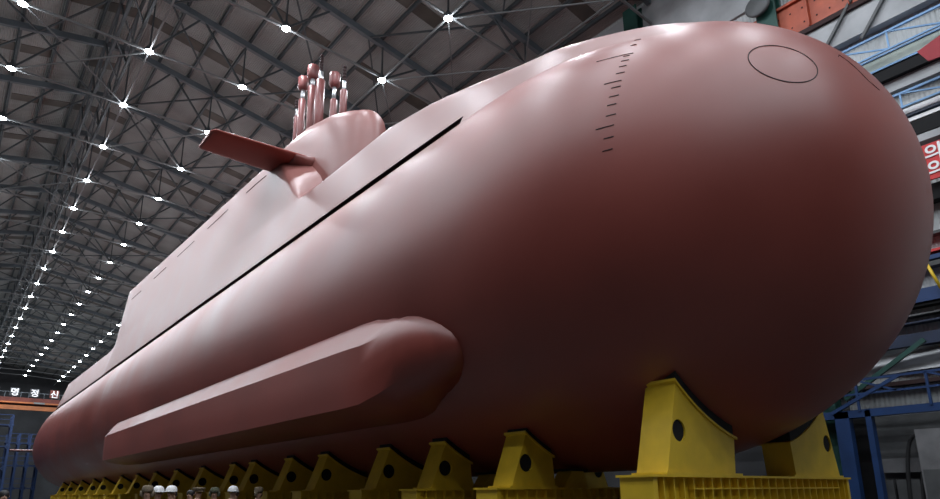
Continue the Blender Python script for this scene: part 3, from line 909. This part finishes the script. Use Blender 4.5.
# body standing at origin facing -Y, 1.70 tall
bv = [(0, 0, .95), (0, 0, 1.15), (0, .01, 1.38), (0, .01, 1.47), (0, -.005, 1.56), (0, -.01, 1.63),
      (-.19, .01, 1.37), (-.23, .02, 1.10), (-.24, -.04, .86), (.19, .01, 1.37), (.23, .02, 1.10), (.24, -.04, .86),
      (-.10, 0, .88), (-.11, -.01, .48), (-.11, .02, .08), (-.12, -.14, .04), (.10, 0, .88), (.11, -.01, .48), (.11, .02, .08), (.12, -.14, .04)]
be = [(0, 1), (1, 2), (2, 3), (3, 4), (4, 5), (2, 6), (6, 7), (7, 8), (2, 9), (9, 10), (10, 11), (0, 12), (12, 13), (13, 14), (14, 15), (0, 16), (16, 17), (17, 18), (18, 19)]
br = [(.14, .11), (.13, .10), (.13, .10), .055, (.078, .09), (.075, .09), .055, .042, .032, .055, .042, .032, .085, .058, .04, .035, .085, .058, .04, .035]
bodymesh = skinmesh('body', bv, be, br, 0, 2)
# hands with five fingers joined to the body mesh, nose and ears
def join_extra(me):
    m = MB()
    m.v = [tuple(v.co) for v in me.vertices]; m.f = [list(p.vertices) for p in me.polygons]; m.sm = [True] * len(m.f)
    for s_ in (-1, 1):
        x = .24 * s_
        m.tube([(x, -.04, .87), (x, -.05, .80), (x, -.055, .765)], [.028, .036, .03], 8)
        for i, l in enumerate((.065, .078, .072, .055)):
            yy = -.085 + .02 * i
            m.tube([(x, yy + .0, .775), (x - s_ * .004, yy, .775 - l * .55), (x - s_ * .018, yy, .775 - l)], [.009, .0085, .007], 6)
        m.tube([(x, -.08, .81), (x - s_ * .015, -.105, .785), (x - s_ * .02, -.11, .755)], [.012, .010, .008], 6)
        m.tube([(.082 * s_, -.0, 1.625), (.092 * s_, .012, 1.60), (.085 * s_, .005, 1.57)], [.014, .02, .01], 6)
    m.tube([(0, -.095, 1.615), (0, -.118, 1.585), (0, -.10, 1.575)], [.010, .016, .012], 8)
    return m
bm_ = join_extra(bodymesh)
coatv = [(0, 0, .80), (0, 0, 1.05), (0, .01, 1.36), (0, .01, 1.44), (-.19, .01, 1.37), (-.24, .02, 1.10), (-.245, -.04, .89), (.19, .01, 1.37), (.24, .02, 1.10), (.245, -.04, .89)]
coate = [(0, 1), (1, 2), (2, 3), (2, 4), (4, 5), (5, 6), (2, 7), (7, 8), (8, 9)]
coatmesh = skinmesh('coat', coatv, coate, [(.21, .17), (.19, .15), (.18, .14), .09, .085, .065, .055, .085, .065, .055], 0, 2)
trv = [(0, 0, .93), (-.10, 0, .84), (-.11, -.01, .48), (-.11, .02, .12), (.10, 0, .84), (.11, -.01, .48), (.11, .02, .12)]
trmesh = skinmesh('trousers', trv, [(0, 1), (1, 2), (2, 3), (0, 4), (4, 5), (5, 6)], [.15, .11, .085, .07, .11, .085, .07], 0, 2)
people = [
 (3.74, 16.25, 1.80, 'fur', GREYCO, 'person in brown fur hat and grey coat, leftmost of the group under the hull'),
 (4.25, 17.4, 1.79, 'helmet', COATM, 'person in white helmet and dark coat, second from the left of the group'),
 (4.60, 17.6, 1.80, 'helmet', COATM, 'person in white helmet and dark coat, beside the bareheaded person at the camera'),
 (5.05, 19.1, 1.75, 'hair', GREYCO, 'person with black hair and grey jacket behind the second white helmet'),
 (5.35, 18.6, 1.76, 'hair', COATM, 'bareheaded person in black coat with white collar in the middle of the group'),
 (5.65, 18.9, 1.80, 'cap', OLIVE, 'person in brown peaked cap and olive uniform in the middle of the group'),
 (6.05, 18.8, 1.78, 'camo', CAMO, 'person in camouflage hat and jacket with back to the cradles'),
 (6.35, 18.2, 1.80, 'helmet', COATM, 'person in white helmet and dark coat, rightmost of the white helmets'),
 (6.70, 19.0, 1.74, 'hair', COATM, 'bareheaded person in dark coat right of the last white helmet'),
 (6.95, 17.9, 1.78, 'fur', COATM, 'person in dark fur hat and dark coat, rightmost of the group'),
 (1.20, 17.9, 1.76, 'hair', WHITE, 'person with black hair and white jacket alone at the lower left corner')]
for n_, (x, y, h, kind, cm, lab) in enumerate(people):
    t = thing('person', (0, 0, 0), lab, 'person', 'people standing in front of the cradles')
    WL[t.name] = Vector((0, 0, 0))
    if n_ == 0:
        b0 = bm_.build('body', SKIN, t); b0.data.materials.clear(); b0.data.materials.append(SKIN)
    else:
        b0 = bpy.data.objects.new('body', bodyd); COL.objects.link(b0); b0.parent = t
    bodyd = b0.data
    link('coat', coatmesh.copy(), cm, t); link('trousers', trmesh.copy(), OLIVE if kind == 'cap' else (CAMO if kind == 'camo' else COATM), t)
    for s_ in (-1, 1):
        MB().revolve((.11 * s_, -.05, 0), [(.06, 0), (.065, .03), (.05, .09)], 12).build('shoe', COATM, t)
        MB().revolve((.03 * s_, -.092, 1.625), [(.004, -.004), (.010, 0), (.004, .004)], 8).build('eye', HAIR, t)
    MB().box(-.025, .025, -.098, -.088, 1.545, 1.553).build('mouth', SEAM, t)
    if kind == 'helmet':
        m = MB(); m.revolve((0, 0, 1.64), [(.135, 0), (.138, .02), (.132, .06), (.105, .115), (.06, .145), (.01, .152)], 20)
        m.revolve((0, -.045, 1.64), [(.12, 0), (.155, .0), (.155, .012), (.12, .015)], 20); m.build('safety_helmet', HELM, t)
    elif kind == 'fur' or kind == 'camo':
        m = MB(); m.revolve((0, 0, 1.63), [(.108, 0), (.122, .03), (.122, .08), (.108, .11), (.10, .135), (.01, .15)], 18)
        for s_ in (-1, 1): m.tube([(.105 * s_, 0, 1.66), (.112 * s_, 0, 1.56), (.09 * s_, -.02, 1.52)], [.04, .045, .02], 8)
        m.build('fur_hat', CAMO if kind == 'camo' else FUR, t)
    elif kind == 'cap':
        m = MB(); m.revolve((0, 0, 1.65), [(.11, 0), (.115, .04), (.17, .075), (.165, .095), (.01, .11)], 20)
        m.revolve((0, -.06, 1.65), [(.09, 0), (.12, -.005), (.12, .005), (.09, .01)], 18); m.build('peaked_cap', FUR, t)
    m = MB(); m.revolve((0, .022, 1.60), [(.095, -.03), (.104, .02), (.10, .07), (.07, .115), (.01, .128)], 18); 
    if kind in ('hair',): m.build('hair', HAIR, t)
    if cm is COATM:
        MB().box(-.035, .035, -.155, -.13, 1.30, 1.44).build('shirt_collar', WHITE, t)
    t.location = (x, y, 0); s_ = h / 1.76
    t.scale = (s_, s_, s_)
    t.rotation_euler = (0, 0, random.uniform(-.5, .5) + (.2 if n_ % 2 else -.3))

# ------------------------------------------------------------------ camera
cam = bpy.data.cameras.new('camera'); co = bpy.data.objects.new('camera', cam); COL.objects.link(co)
cam.sensor_width = 36; cam.lens = 642 / 940 * 36; cam.shift_y = 76.5 / 940; cam.clip_end = 500; cam.clip_start = .05
pitch, yaw, roll = math.radians(14.5237), math.radians(39.0224), math.radians(.5)
F = Vector((math.sin(yaw) * math.cos(pitch), math.cos(yaw) * math.cos(pitch), math.sin(pitch)))
Rt = Vector((math.cos(yaw), -math.sin(yaw), 0)); U = Rt.cross(F)
cx_ = Rt * math.cos(roll) - U * math.sin(roll); cy_ = Rt * math.sin(roll) + U * math.cos(roll)
from mathutils import Matrix
M = Matrix((( cx_.x, cy_.x, -F.x, 0), (cx_.y, cy_.y, -F.y, 0), (cx_.z, cy_.z, -F.z, 1.6), (0, 0, 0, 1)))
co.matrix_world = M
sc = bpy.context.scene; sc.camera = co
w = bpy.data.worlds.new('world'); sc.world = w; w.use_nodes = True
w.node_tree.nodes['Background'].inputs[0].default_value = (.5, .6, .7, 1); w.node_tree.nodes['Background'].inputs[1].default_value = .1
sc.view_settings.view_transform = 'Standard'; sc.view_settings.look = 'None'; sc.view_settings.gamma = 1
sc.view_settings.exposure = 0
try:
    sc.cycles.use_light_tree = True; sc.cycles.max_bounces = 6; sc.cycles.diffuse_bounces = 4; sc.cycles.use_denoising = True
    sc.cycles.sample_clamp_indirect = 6
except Exception: pass
